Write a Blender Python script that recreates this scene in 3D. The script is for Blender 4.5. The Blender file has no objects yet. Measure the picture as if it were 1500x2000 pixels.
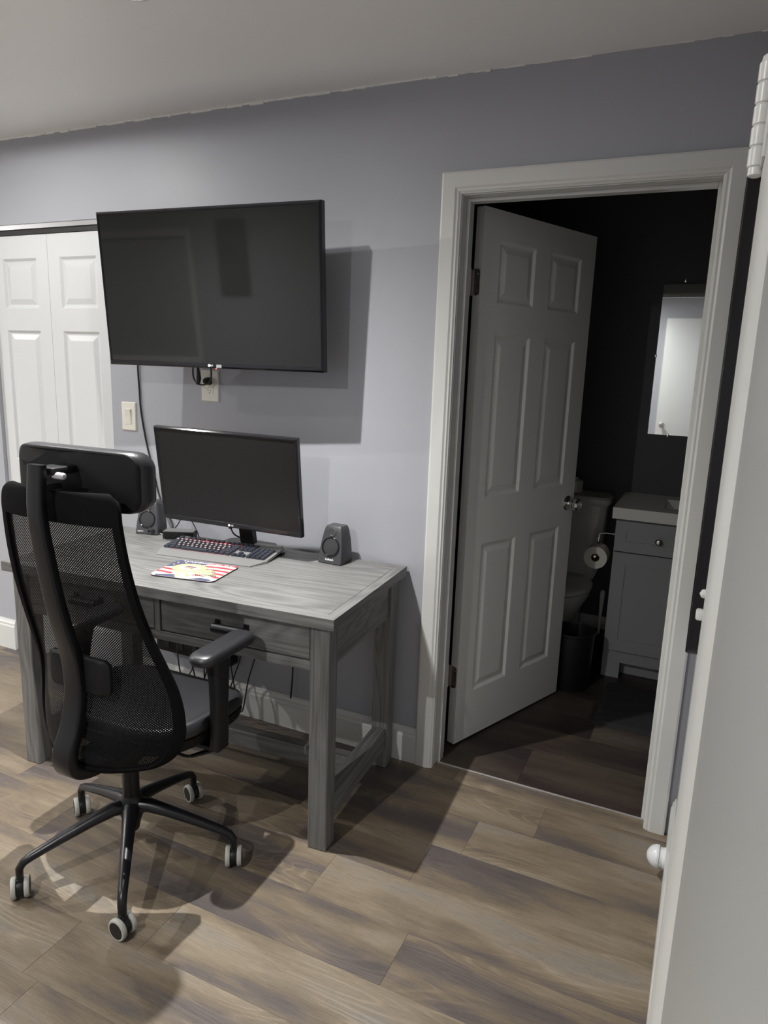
import bpy, bmesh, math, random
from mathutils import Vector, Matrix
random.seed(7)
SC = bpy.context.scene
COL = SC.collection
R = math.radians

# ------------------------------------------------------------------ camera
cam_d = bpy.data.cameras.new('camera'); cam = bpy.data.objects.new('camera', cam_d); COL.objects.link(cam)
yaw, pit, rol = 0.4303, 0.2077, 0.0346
K = 1373.4
fw = Vector((-math.sin(yaw)*math.cos(pit), math.cos(yaw)*math.cos(pit), -math.sin(pit)))
rt = Vector((math.cos(yaw), math.sin(yaw), 0)); up = rt.cross(fw)
r2 = math.cos(rol)*rt + math.sin(rol)*up; u2 = -math.sin(rol)*rt + math.cos(rol)*up
M = Matrix((r2, u2, -fw)).transposed().to_4x4(); M.translation = Vector((0.8786, -2.2904, 1.4941))
cam.matrix_world = M
cam_d.sensor_fit = 'VERTICAL'; cam_d.sensor_height = 24.0; cam_d.lens = 24.0*K/2000.0
cam_d.clip_start = 0.004; cam_d.clip_end = 60
SC.camera = cam

# ------------------------------------------------------------------ world, exposure
w = bpy.data.worlds.new('world'); SC.world = w; w.use_nodes = True
w.node_tree.nodes['Background'].inputs[0].default_value = (0.5, 0.5, 0.55, 1)
w.node_tree.nodes['Background'].inputs[1].default_value = 0.004
vs = SC.view_settings
vs.view_transform = 'Standard'; vs.look = 'None'; vs.gamma = 1.0; vs.use_curve_mapping = False
vs.exposure = 0.14
# recessed ceiling lamps, the last two added as fill: (x, y, radiance, label)
CEIL = 2.39
LAMPS = [(-0.57, -0.765, 1.29, 4.7, 'round ceiling light nearest the television'),
         (-0.40, -2.80, 0.80, 1.3, 'round ceiling light over the rear of the room before the white door'),
         (-1.70, -0.76, 0.185, 0.5, 'round ceiling light in front of the closet doors'),
         (-2.65, -2.60, 1.10, 2.4, 'added fill light on the ceiling by the window blinds'),  # unseen rear lamp, added and turned up to lift the ceiling
         (-3.70, -1.30, 1.85, 1.8, 'added fill light on the ceiling by the left wall')]  # unseen lamp added to brighten the ceiling and left side
LAMP_COL = (1.0, 0.985, 0.955)
# photometry of one downlight: candela by angle from straight down
ANG = list(range(0, 91, 5)) + [180]
def photometry(n):
    cd = [1000.0*(0.983*math.cos(R(a))**n + 0.017*math.cos(R(a))**0.8) if a < 90 else 0.0 for a in ANG]
    t = bpy.data.texts.new('downlight.ies')
    t.write('IESNA:LM-63-1995\nTILT=NONE\n1 1000 1 %d 1 1 2 0 0 0\n1 1 10\n' % len(ANG) + ' '.join('%g' % a for a in ANG) + '\n0\n' + ' '.join('%.2f' % c for c in cd) + '\n')
    return t
LAMP_W = 2.6

# ------------------------------------------------------------------ materials
def nodes(m):
    m.use_nodes = True
    return m.node_tree.nodes, m.node_tree.links, m.node_tree.nodes['Principled BSDF']
MATS = {}
def mat(name, col, rough=0.5, metal=0.0, spec=0.5, bump=0.0, bscale=60.0, var=0.0, emit=None, estr=0.0, coat=0.0):
    if name in MATS: return MATS[name]
    m = bpy.data.materials.new(name); n, l, b = nodes(m)
    b.inputs['Base Color'].default_value = (*col, 1); b.inputs['Roughness'].default_value = rough
    b.inputs['Metallic'].default_value = metal; b.inputs['Specular IOR Level'].default_value = spec
    b.inputs['Coat Weight'].default_value = coat
    if emit: b.inputs['Emission Color'].default_value = (*emit, 1); b.inputs['Emission Strength'].default_value = estr
    if bump or var:
        tc = n.new('ShaderNodeTexCoord'); nz = n.new('ShaderNodeTexNoise')
        nz.inputs['Scale'].default_value = bscale; nz.inputs['Detail'].default_value = 4
        l.new(tc.outputs['Object'], nz.inputs['Vector'])
        if bump:
            bp = n.new('ShaderNodeBump'); bp.inputs['Strength'].default_value = bump; bp.inputs['Distance'].default_value = 0.002
            l.new(nz.outputs['Fac'], bp.inputs['Height']); l.new(bp.outputs['Normal'], b.inputs['Normal'])
        if var:
            mx = n.new('ShaderNodeMix'); mx.data_type = 'RGBA'
            mx.inputs[6].default_value = (*[c*(1-var) for c in col], 1); mx.inputs[7].default_value = (*[min(1, c*(1+var)) for c in col], 1)
            l.new(nz.outputs['Fac'], mx.inputs[0]); l.new(mx.outputs[2], b.inputs['Base Color'])
    MATS[name] = m
    return m

def ramp(n, stops):
    r = n.new('ShaderNodeValToRGB'); e = r.color_ramp.elements
    while len(e) < len(stops): e.new(0.5)
    for i, (p, c) in enumerate(stops): e[i].position = p; e[i].color = (*c, 1)
    return r

def plank_mat(name, stops):
    m = bpy.data.materials.new(name); n, l, b = nodes(m)
    tc = n.new('ShaderNodeTexCoord'); oi = n.new('ShaderNodeObjectInfo')
    mul = n.new('ShaderNodeMath'); mul.operation = 'MULTIPLY'; mul.inputs[1].default_value = 37.0
    l.new(oi.outputs['Random'], mul.inputs[0])
    cmb = n.new('ShaderNodeCombineXYZ'); l.new(mul.outputs[0], cmb.inputs[0]); l.new(mul.outputs[0], cmb.inputs[1])
    add = n.new('ShaderNodeVectorMath'); add.operation = 'ADD'
    l.new(tc.outputs['Object'], add.inputs[0]); l.new(cmb.outputs[0], add.inputs[1])
    def noise(sx, sy, det=2.0, rgh=0.5, dist=0.0):
        q = n.new('ShaderNodeMapping'); q.inputs['Scale'].default_value = (sx, sy, 1); l.new(add.outputs[0], q.inputs['Vector'])
        t = n.new('ShaderNodeTexNoise'); t.inputs['Scale'].default_value = 1; t.inputs['Detail'].default_value = det
        t.inputs['Roughness'].default_value = rgh; t.inputs['Distortion'].default_value = dist
        l.new(q.outputs[0], t.inputs['Vector']); return t.outputs['Fac']
    def mth(op, a, b_=None, c=None):
        t = n.new('ShaderNodeMath'); t.operation = op
        for k, v in enumerate((a, b_, c)):
            if v is None: continue
            if isinstance(v, (int, float)): t.inputs[k].default_value = v
            else: l.new(v, t.inputs[k])
        return t.outputs[0]
    def remap(v, a, b_, c, d):
        t = n.new('ShaderNodeMapRange'); l.new(v, t.inputs[0])
        for k, x in zip((1, 2, 3, 4), (a, b_, c, d)): t.inputs[k].default_value = x
        return t.outputs[0]
    off = mth('MULTIPLY_ADD', oi.outputs['Color'], 0.20, -0.09)
    tone = mth('ADD', noise(1.6, 7.5, 3.0), off)
    tone = mth('ADD', tone, mth('MULTIPLY_ADD', noise(9, 60, 4.0, 0.6), 0.16, -0.08))
    cr = ramp(n, stops); l.new(tone, cr.inputs[0])
    # cathedral rings, patchy
    ring = mth('PINGPONG', mth('MULTIPLY', noise(1.1, 7.0, 1.5, 0.4, 0.3), 26.0), 0.5)
    ring = mth('MULTIPLY', ring, 2.0)
    mask = remap(noise(1.3, 5.0, 1.0), 0.50, 0.62, 0.0, 1.0)
    lines = mth('MULTIPLY', remap(ring, 0.0, 0.45, 1.0, 0.0), mask)
    fine = noise(10, 260, 5.0, 0.7)
    pores = remap(noise(34, 620, 3.0, 0.6), 0.30, 0.46, 1.0, 0.0)
    g = remap(fine, 0.28, 0.72, 0.80, 1.20)
    g = mth('MULTIPLY', g, mth('MULTIPLY_ADD', pores, -0.30, 1.03))
    g = mth('MULTIPLY', g, mth('MULTIPLY_ADD', lines, 0.34, 0.96))
    vm = n.new('ShaderNodeVectorMath'); vm.operation = 'SCALE'; l.new(cr.outputs[0], vm.inputs[0]); l.new(g, vm.inputs['Scale'])
    l.new(vm.outputs[0], b.inputs['Base Color'])
    bp = n.new('ShaderNodeBump'); bp.inputs['Strength'].default_value = 0.3; bp.inputs['Distance'].default_value = 0.001
    l.new(fine, bp.inputs['Height']); l.new(bp.outputs['Normal'], b.inputs['Normal'])
    b.inputs['Roughness'].default_value = 0.46; b.inputs['Specular IOR Level'].default_value = 0.4
    return m

def wood_mat(name, axis, dark=(0.098, 0.098, 0.096), light=(0.212, 0.212, 0.207)):
    """weathered grey wood, grain along the given axis"""
    m = bpy.data.materials.new(name); n, l, b = nodes(m)
    tc = n.new('ShaderNodeTexCoord'); oi = n.new('ShaderNodeObjectInfo')
    add = n.new('ShaderNodeVectorMath'); add.operation = 'ADD'; l.new(tc.outputs['Object'], add.inputs[0])
    sc_ = n.new('ShaderNodeMath'); sc_.operation = 'MULTIPLY'; sc_.inputs[1].default_value = 9.0; l.new(oi.outputs['Random'], sc_.inputs[0])
    l.new(sc_.outputs[0], add.inputs[1])
    def mp(along, across):
        s = [across]*3; s[axis] = along
        q = n.new('ShaderNodeMapping'); q.inputs['Scale'].default_value = s; l.new(add.outputs[0], q.inputs['Vector']); return q
    gr = n.new('ShaderNodeTexNoise'); gr.inputs['Scale'].default_value = 1; gr.inputs['Detail'].default_value = 6; gr.inputs['Roughness'].default_value = 0.62
    l.new(mp(3.5, 130).outputs[0], gr.inputs['Vector'])
    wd = n.new('ShaderNodeTexNoise'); wd.inputs['Scale'].default_value = 1; wd.inputs['Detail'].default_value = 2; wd.inputs['Distortion'].default_value = 0.4
    l.new(mp(0.9, 6.5).outputs[0], wd.inputs['Vector'])
    rg = n.new('ShaderNodeMath'); rg.operation = 'MULTIPLY'; rg.inputs[1].default_value = 15.0; l.new(wd.outputs['Fac'], rg.inputs[0])
    fr0 = n.new('ShaderNodeMath'); fr0.operation = 'PINGPONG'; fr0.inputs[1].default_value = 0.5; l.new(rg.outputs[0], fr0.inputs[0])
    fr = n.new('ShaderNodeMath'); fr.operation = 'MULTIPLY'; fr.inputs[1].default_value = 2.0; l.new(fr0.outputs[0], fr.inputs[0])
    mx = n.new('ShaderNodeMix'); mx.data_type = 'FLOAT'; mx.inputs[0].default_value = 0.24
    l.new(gr.outputs['Fac'], mx.inputs[2]); l.new(fr.outputs[0], mx.inputs[3])
    cr = ramp(n, [(0.28, dark), (0.48, tuple((a+c)/2 for a, c in zip(dark, light))), (0.72, light)])
    l.new(mx.outputs[0], cr.inputs[0]); l.new(cr.outputs[0], b.inputs['Base Color'])
    bp = n.new('ShaderNodeBump'); bp.inputs['Strength'].default_value = 0.4; bp.inputs['Distance'].default_value = 0.001
    l.new(gr.outputs['Fac'], bp.inputs['Height']); l.new(bp.outputs['Normal'], b.inputs['Normal'])
    b.inputs['Roughness'].default_value = 0.5
    return m

def mesh_mat():
    """open woven mesh: real holes between the threads, laid out in the cloth's own UVs (metres)"""
    m = bpy.data.materials.new('chair_mesh_fabric'); n, l, b = nodes(m)
    b.inputs['Base Color'].default_value = (0.006, 0.006, 0.007, 1); b.inputs['Roughness'].default_value = 0.55; b.inputs['Specular IOR Level'].default_value = 0.12
    uv = n.new('ShaderNodeUVMap'); sp = n.new('ShaderNodeSeparateXYZ'); l.new(uv.outputs[0], sp.inputs[0])
    def sn(out, k):
        a = n.new('ShaderNodeMath'); a.operation = 'MULTIPLY'; a.inputs[1].default_value = k; l.new(out, a.inputs[0])
        s = n.new('ShaderNodeMath'); s.operation = 'SINE'; l.new(a.outputs[0], s.inputs[0]); return s
    s1 = sn(sp.outputs[0], 2*math.pi/0.0075); s2 = sn(sp.outputs[1], 2*math.pi/0.0065)
    pr = n.new('ShaderNodeMath'); pr.operation = 'MULTIPLY'; l.new(s1.outputs[0], pr.inputs[0]); l.new(s2.outputs[0], pr.inputs[1])
    gt = n.new('ShaderNodeMath'); gt.operation = 'GREATER_THAN'; gt.inputs[1].default_value = 0.62; l.new(pr.outputs[0], gt.inputs[0])
    tr = n.new('ShaderNodeBsdfTransparent')
    mx = n.new('ShaderNodeMixShader'); l.new(gt.outputs[0], mx.inputs[0]); l.new(b.outputs[0], mx.inputs[1]); l.new(tr.outputs[0], mx.inputs[2])
    l.new(mx.outputs[0], n['Material Output'].inputs['Surface'])
    return m

PAINT = mat('grey_wall_paint', (0.372, 0.380, 0.415), 0.45, bump=0.10, bscale=220, spec=0.35)
CEILP = mat('ceiling_paint', (0.90, 0.89, 0.87), 0.30, bump=0.05, bscale=90, spec=0.6)
BATHW = mat('dark_bathroom_wall', (0.085, 0.085, 0.092), 0.5, bump=0.10, bscale=220, spec=0.35)  # bathroom walls, set much darker than the room's grey
LEFTP = mat('pale_wall_paint', (0.74, 0.74, 0.73), 0.5, bump=0.08, bscale=220)
WHITE = mat('white_gloss_trim', (0.62, 0.625, 0.605), 0.32, bump=0.05, bscale=150)
DOORW = mat('white_door_paint', (0.73, 0.735, 0.715), 0.36, bump=0.10, bscale=260)
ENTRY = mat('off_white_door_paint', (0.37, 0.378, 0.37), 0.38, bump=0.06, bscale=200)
CLOSW = mat('white_closet_paint', (0.60, 0.615, 0.62), 0.4, bump=0.08, bscale=260)
PLANK = plank_mat('vinyl_plank', [(0.30, (0.078, 0.065, 0.062)), (0.42, (0.106, 0.087, 0.078)), (0.51, (0.158, 0.124, 0.087)), (0.63, (0.214, 0.173, 0.125)), (0.78, (0.196, 0.178, 0.155))])
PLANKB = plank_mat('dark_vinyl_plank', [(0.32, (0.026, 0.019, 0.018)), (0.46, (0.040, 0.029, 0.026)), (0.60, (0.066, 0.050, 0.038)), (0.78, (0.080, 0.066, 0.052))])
WX, WY, WZ = wood_mat('grey_wood_x', 0), wood_mat('grey_wood_y', 1), wood_mat('grey_wood_z', 2)
SUBFL = mat('subfloor', (0.09, 0.07, 0.055), 0.8)
GROOVE = mat('dark_groove', (0.05, 0.045, 0.04), 0.8)
BLKPL = mat('black_plastic', (0.010, 0.010, 0.011), 0.44, spec=0.35, bump=0.06, bscale=700)
BLKGL = mat('glossy_black_plastic', (0.008, 0.008, 0.010), 0.12)
SCREEN = mat('television_glass', (0.010, 0.0105, 0.010), 0.05, spec=0.55)
SCREENM = mat('matte_monitor_panel', (0.010, 0.010, 0.0105), 0.38, spec=0.3)
LEATHER = mat('black_leather', (0.017, 0.017, 0.020), 0.36, spec=0.6, bump=0.25, bscale=420)
SHELL = mat('black_shell', (0.009, 0.009, 0.010), 0.55, spec=0.18, bump=0.12, bscale=600)
FABRIC = mat('black_band_fabric', (0.006, 0.006, 0.0065), 0.8, spec=0.06, bump=0.5, bscale=900)
MESHF = mesh_mat()
STEELB = mat('black_powder_steel', (0.007, 0.007, 0.009), 0.32, metal=0.0, spec=0.4)
TREAD = mat('grey_caster_tread', (0.42, 0.42, 0.38), 0.55)
CHROME = mat('chrome', (0.72, 0.71, 0.69), 0.16, metal=1.0)
NICKEL = mat('brushed_nickel', (0.62, 0.59, 0.55), 0.42, metal=1.0)
IVORY = mat('ivory_plate', (0.72, 0.70, 0.63), 0.35)
DARKSLOT = mat('dark_slot', (0.02, 0.02, 0.02), 0.6)
CABLE = mat('black_cable', (0.010, 0.010, 0.011), 0.45)
PRINTW = mat('white_print', (0.85, 0.85, 0.85), 0.5)
LED = mat('red_led', (0.6, 0.02, 0.02), 0.4, emit=(1.0, 0.05, 0.04), estr=6.0)
KEYC = mat('keycap', (0.022, 0.025, 0.036), 0.42)
KEYGL = mat('keyboard_backlight', (0.25, 0.02, 0.02), 0.5, emit=(1.0, 0.05, 0.08), estr=3.5)
LEGEND = mat('lit_key_legend', (0.5, 0.40, 0.34), 0.5, emit=(1.0, 0.70, 0.55), estr=0.20)
ALU = mat('keyboard_aluminium', (0.25, 0.25, 0.245), 0.36, metal=0.3)
CERAM = mat('white_ceramic', (0.66, 0.66, 0.64), 0.12)
VANP = mat('grey_vanity_paint', (0.30, 0.31, 0.32), 0.42, bump=0.04, bscale=200)
VTOP = mat('white_vanity_top', (0.74, 0.74, 0.70), 0.2)
PAPER = mat('toilet_paper', (0.78, 0.76, 0.68), 0.9, bump=0.3, bscale=300)
MIRROR = mat('mirror_glass', (0.90, 0.92, 0.91), 0.02, metal=1.0)
MAT_RUG = mat('dark_bath_mat_pile', (0.022, 0.022, 0.024), 0.95, bump=0.9, bscale=500)
LAMPM = mat('lamp_diffuser', (0.9, 0.9, 0.9), 0.5, emit=(1.0, 0.985, 0.955), estr=25.0)
CAULK = mat('white_caulk', (0.80, 0.80, 0.78), 0.3, bump=0.6, bscale=120)

# ------------------------------------------------------------------ mesh builder
class MB:
    def __init__(s): s.bm = bmesh.new(); s.mi = 0
    def _set(s, faces):
        for f in faces: f.material_index = s.mi
    def box(s, x0, x1, y0, y1, z0, z1, bev=0.0, seg=2):
        r = bmesh.ops.create_cube(s.bm, size=1.0)
        vs_ = r['verts']
        for v in vs_:
            v.co = Vector(((x0+x1)/2 + v.co.x*(x1-x0), (y0+y1)/2 + v.co.y*(y1-y0), (z0+z1)/2 + v.co.z*(z1-z0)))
        fs = list({f for v in vs_ for f in v.link_faces}); s._set(fs)
        if bev > 0:
            es = list({e for v in vs_ for e in v.link_edges})
            q = bmesh.ops.bevel(s.bm, geom=es, offset=bev, segments=seg, profile=0.5, affect='EDGES', clamp_overlap=True)
            s._set(q['faces'])
        return s
    def loft(s, rings, cap0=True, cap1=True, closed=True):
        """rings: lists of points, joined one after another"""
        vr = [[s.bm.verts.new(Vector(p)) for p in ring] for ring in rings]
        n = len(vr[0]); fs = []
        for a, b in zip(vr, vr[1:]):
            for i in range(n if closed else n-1):
                j = (i+1) % n
                fs.append(s.bm.faces.new((a[i], a[j], b[j], b[i])))
        if cap0: fs.append(s.bm.faces.new(list(reversed(vr[0]))))
        if cap1: fs.append(s.bm.faces.new(vr[-1]))
        s._set(fs)
        return s
    def lathe(s, prof, origin=(0, 0, 0), axis='z', n=24, sx=1.0, sy=1.0, rot=None):
        """prof: (radius, height) pairs"""
        o = Vector(origin); rings = []
        for r, h in prof:
            ring = []
            for i in range(n):
                a = 2*math.pi*i/n; c, d = r*math.cos(a)*sx, r*math.sin(a)*sy
                p = {'z': Vector((c, d, h)), 'y': Vector((c, h, -d)), 'x': Vector((h, c, d))}[axis]
                if rot is not None: p = rot @ p
                ring.append(o+p)
            rings.append(ring)
        return s.loft(rings)
    def tube(s, pts, rad, n=8, flat=1.0):
        pts = [Vector(p) for p in pts]
        if not isinstance(rad, (list, tuple)): rad = [rad]*len(pts)
        rings = []; prev = None
        for i, p in enumerate(pts):
            t = (pts[min(i+1, len(pts)-1)] - pts[max(i-1, 0)]).normalized()
            if prev is None:
                ref = Vector((0, 0, 1)) if abs(t.z) < 0.9 else Vector((1, 0, 0))
                a = t.cross(ref).normalized()
            else:
                a = (prev - t*prev.dot(t)).normalized()
            prev = a; b = t.cross(a).normalized()
            rings.append([p + a*rad[i]*math.cos(2*math.pi*k/n) + b*rad[i]*flat*math.sin(2*math.pi*k/n) for k in range(n)])
        return s.loft(rings)
    def prism(s, poly, z0, z1):
        """poly of (x, y) extruded in z"""
        return s.loft([[(x, y, z0) for x, y in poly], [(x, y, z1) for x, y in poly]])
    def xf(s, m):
        bmesh.ops.transform(s.bm, matrix=m, verts=s.bm.verts); return s
    def build(s, name, mats, parent=None, loc=None, rotz=0.0, smooth=True, angle=32, kind=None, label=None, cat=None, group=None):
        bmesh.ops.recalc_face_normals(s.bm, faces=s.bm.faces)
        me = bpy.data.meshes.new(name); s.bm.to_mesh(me); s.bm.free()
        for m in (mats if isinstance(mats, (list, tuple)) else [mats]): me.materials.append(m)
        if smooth:
            me.shade_smooth(); me.set_sharp_from_angle(angle=R(angle))
        return link(name, me, parent, loc, rotz, kind, label, cat, group)

def link(name, me, parent=None, loc=None, rotz=0.0, kind=None, label=None, cat=None, group=None):
    o = bpy.data.objects.new(name, me); COL.objects.link(o)
    if parent is not None: o.parent = parent
    if loc is not None: o.location = loc
    o.rotation_euler = (0, 0, rotz)
    if kind: o['kind'] = kind
    if label: o['label'] = label
    if cat: o['category'] = cat
    if group: o['group'] = group
    return o

def thing(name, label, cat, loc=(0, 0, 0), rotz=0.0, group=None):
    return link(name, None, None, loc, rotz, None, label, cat, group)

def rrect(w, h, r, n=5):
    """rounded rectangle outline centred on 0"""
    pts = []
    for cx, cy, a0 in ((w/2-r, h/2-r, 0), (-w/2+r, h/2-r, 90), (-w/2+r, -h/2+r, 180), (w/2-r, -h/2+r, 270)):
        for k in range(n+1):
            a = R(a0+90*k/n); pts.append((cx+r*math.cos(a), cy+r*math.sin(a)))
    return pts

def smooth_pts(pts, k=6):
    """Catmull-Rom through the points"""
    P = [Vector(p) for p in pts]; P = [P[0]*2-P[1]] + P + [P[-1]*2-P[-2]]; out = []
    for i in range(1, len(P)-2):
        for j in range(k):
            t = j/k; a, b, c, d = P[i-1], P[i], P[i+1], P[i+2]
            out.append(0.5*((2*b)+(c-a)*t+(2*a-5*b+4*c-d)*t*t+(3*b-a-3*c+d)*t**3))
    out.append(P[-2]); return out

def text(name, body, size, m, parent, mtx, depth=0.0004, align='CENTER', label=None, bold=0.0):
    cu = bpy.data.curves.new(name, 'FONT'); cu.body = body; cu.size = size; cu.align_x = align; cu.align_y = 'CENTER'
    cu.extrude = depth; cu.offset = bold; cu.resolution_u = 3
    tmp = bpy.data.objects.new('tmp', cu); COL.objects.link(tmp)
    dg = bpy.context.evaluated_depsgraph_get()
    me = bpy.data.meshes.new_from_object(tmp.evaluated_get(dg)); bpy.data.objects.remove(tmp)
    me.materials.clear(); me.materials.append(m); me.transform(mtx); me.name = name
    return link(name, me, parent, label=label)

FRONT = Matrix(((1, 0, 0, 0), (0, 0, -1, 0), (0, 1, 0, 0), (0, 0, 0, 1)))    # text plane turned to face -y

# ------------------------------------------------------------------ the room shell
XL, XR, YR = -4.75, 0.917, -3.60           # left wall, right wall, rear wall
CL0, CL1, CLH = -2.205, -1.485, 2.04        # closet opening
DO0, DO1, DOH = 0.050, 0.844, 2.052         # rough opening of the bathroom doorway
BX0, BX1, BY = -0.42, 1.42, 1.66            # bathroom
mb = MB()
mb.box(XL, CL0, 0, .12, 0, CEIL).box(CL0, CL1, 0, .12, CLH, CEIL).box(CL1, DO0, 0, .12, 0, CEIL)
mb.box(DO0, DO1, 0, .12, DOH, CEIL).box(DO1, BX1, 0, .12, 0, CEIL)
mb.build('wall_back', PAINT, kind='structure')
MB().box(XR, XR+.12, YR, 0, 0, CEIL).build('wall_right', PAINT, kind='structure')
MB().box(XL-.12, XL, YR, .12, 0, CEIL).build('wall_left', LEFTP, kind='structure')
WN0, WN1, WZ0, WZ1 = -4.25, -3.07, 1.00, 2.03
RD0, RD1, RDH = 0.255, 0.90, 2.13
mb = MB()
mb.box(XL, WN0, YR-.12, YR, 0, CEIL).box(WN0, WN1, YR-.12, YR, 0, WZ0).box(WN0, WN1, YR-.12, YR, WZ1, CEIL)
mb.box(WN1, XR+.12, YR-.12, YR, 0, CEIL)
mb.build('wall_rear', PAINT, kind='structure')
MB().box(BX0-.12, BX0, .12, BY+.12, 0, CEIL).build('wall_bathroom_left', BATHW, kind='structure')
MB().box(BX1, BX1+.12, 0, BY+.12, 0, CEIL).build('wall_bathroom_right', BATHW, kind='structure')
MB().box(BX0, BX1, BY, BY+.12, 0, CEIL).build('wall_bathroom_back', BATHW, kind='structure')
mb = MB().box(CL0-.15, CL1+.15, .70, .76, 0, CEIL).box(CL0-.2, CL0-.15, .12, .76, 0, CEIL).box(CL1+.15, CL1+.2, .12, .76, 0, CEIL)
mb.build('wall_closet', PAINT, kind='structure')

ceiling = MB().box(XL-.12, XR+.12, YR-.12, BY+.12, CEIL+.012, CEIL+.08).build('ceiling', CEILP, kind='structure')
SEAM = -0.037
for x0, x1, dz in ((XL-.12, -2.47, 0.0), (-2.468, SEAM, 0.0), (SEAM, XR+.12, -0.0045)):
    MB().box(x0, x1, YR-.12, 0.0, CEIL+dz, CEIL+.012, bev=.0012, seg=1).build('ceiling_panel', CEILP, ceiling)
MB().box(BX0-.1, BX1+.1, .12, BY+.1, CEIL, CEIL+.012).build('ceiling_panel', CEILP, ceiling)
MB().box(CL0-.2, CL1+.2, .12, .76, CEIL-.002, CEIL+.012).build('ceiling_panel', CEILP, ceiling)

# floor: every plank a piece of its own, running along the wall
floor = MB().box(XL-.12, BX1+.12, YR-.12, BY+.12, -.06, -.0095).build('floor', SUBFL, kind='structure')
PW, PL = 0.182, 1.22
ends = {0: .51, 1: .324, 2: .225, 3: -.02, 4: .30, 5: -.30, 6: -.50}      # joints that the photograph shows, row by row from the wall
tones = {(0, 0): .35, (0, 1): .62, (1, 0): .42, (1, 1): .80, (2, 0): .80, (2, 1): .16, (3, 0): .45, (3, 1): .68, (4, 0): .30, (4, 1): .55, (5, 0): .85, (5, 1): .62, (6, 0): .95, (6, 1): .75, (7, 0): .9, (7, 1): .8, (7, 2): .7}
row = 0
plank_cache = {}
def plank(x0, x1, y0, y1, tone):
    x0 += .0002; x1 -= .0002; y0 += .0002; y1 -= .0002
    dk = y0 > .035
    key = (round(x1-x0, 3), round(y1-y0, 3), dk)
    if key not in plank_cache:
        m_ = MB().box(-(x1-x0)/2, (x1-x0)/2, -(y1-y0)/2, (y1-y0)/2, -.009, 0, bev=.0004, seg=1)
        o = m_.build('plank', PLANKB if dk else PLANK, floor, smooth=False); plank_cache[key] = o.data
    else:
        o = link('plank', plank_cache[key], floor)
    o.location = ((x0+x1)/2, (y0+y1)/2, 0); o.color = (tone, tone, tone, 1)
for k in range(-10, 20):
    y1 = -0.05 - PW*k; y0 = y1 - PW
    if k == -1: y1 = .040
    if k == -2: y0 = .040
    if y0 > BY or y1 < YR: continue
    xa, xb = (XL, XR) if y0 < 0 else (BX0, BX1)
    e = ends.get(k, random.uniform(-.6, .6))
    x = e - PL*math.ceil((e-xa)/PL)
    while x < xb:
        a, b = max(x, xa), min(x+PL, xb)
        idx = round((x-e)/PL)+1
        t = tones.get((k, idx), random.random())
        if b-a > .02: plank(a, b, max(y0, YR), min(y1, BY), t)
        x += PL
MB().box(.068, .826, .036, .043, 0, .0042, bev=.0015).build('trim_1', mat('threshold_metal', (.62, .61, .60), .35, metal=.6), kind='structure', label='thin bright metal strip across the bathroom threshold')

# baseboards with a moulded top
def baseboard(name, p0, p1, nrm, h=.14, m=WHITE):
    prof = [(0, 0), (.014, 0), (.014, h-.035), (.011, h-.028), (.011, h-.018), (.006, h-.008), (.004, h), (0, h)]
    p0, p1, nr = Vector((*p0, 0)), Vector((*p1, 0)), Vector((*nrm, 0))
    mb = MB().loft([[p+nr*d+Vector((0, 0, z)) for d, z in prof] for p in (p0, p1)])
    return mb.build(name, m, smooth=False, kind='structure')
baseboard('baseboard_back', (CL1+.002, 0), (0.0, 0), (0, -1))
baseboard('baseboard_back_left', (XL, 0), (CL0-.002, 0), (0, -1), h=.155)
baseboard('baseboard_right', (XR, -1.46), (XR, -.012), (-1, 0), h=.14)
baseboard('baseboard_bathroom_back', (BX0, BY), (BX1, BY), (0, -1))
baseboard('baseboard_left', (XL, YR), (XL, 0), (1, 0))
baseboard('baseboard_rear', (XL, YR), (RD0-.005, YR), (0, 1))

# ragged caulk line between wall and ceiling
mb = MB(); xs = XL
while xs < XR-.01:
    ln = random.uniform(.015, .07); th = random.uniform(.003, .007) if random.random() > .10 else random.uniform(.007, .010)
    mb.box(xs, min(xs+ln, XR), -random.uniform(.003, .007), .001, CEIL-th, CEIL+.002, bev=.001, seg=1); xs += ln
mb.build('trim_2', CAULK, kind='structure')

# door casing and jamb of the bathroom doorway
def casing(side):
    # boards with a stepped inner edge, mitred at the head
    W = .893; H = 2.10; t = .066
    prof = [(0, 0), (0, .016), (.006, .018), (.046, .018), (.052, .014), (.058, .014), (.062, .010), (.066, .008), (.066, 0)]
    mb = MB(); rings = []
    for d, y in prof: pass
    def pt(d, y, end):
        if side == 'left': return (d, -y, 0 if end == 0 else H-d)
        if side == 'right': return (W-d, -y, 0 if end == 0 else H-d)
        return ((d if end == 0 else W-d), -y, H-d)
    return mb.loft([[pt(d, y, e) for d, y in prof] for e in (0, 1)])
for i, sd in enumerate(('left', 'head', 'right')):
    casing(sd).build('trim_%d' % (3+i), WHITE, smooth=False, kind='structure', label='white painted door casing, %s board around the bathroom doorway' % sd)
mb = MB().box(DO0, .068, 0, .12, 0, 2.035).box(.826, DO1, 0, .12, 0, 2.035).box(DO0, DO1, 0, .12, 2.031, DOH)
mb.box(.068, .079, .045, .083, 0, 2.031, bev=.002).box(.815, .826, .045, .083, 0, 2.031, bev=.002).box(.079, .815, .045, .083, 2.020, 2.031, bev=.002)
mb.build('trim_6', WHITE, smooth=False, kind='structure', label='white door jamb lining the bathroom doorway')
mb = MB().box(-.005, .060, .12, .136, 0, 2.10).box(.834, .899, .12, .136, 0, 2.10).box(.060, .834, .12, .136, 2.04, 2.10)
mb.build('trim_7', WHITE, smooth=False, kind='structure', label='white casing on the bathroom side of the doorway')

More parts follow.
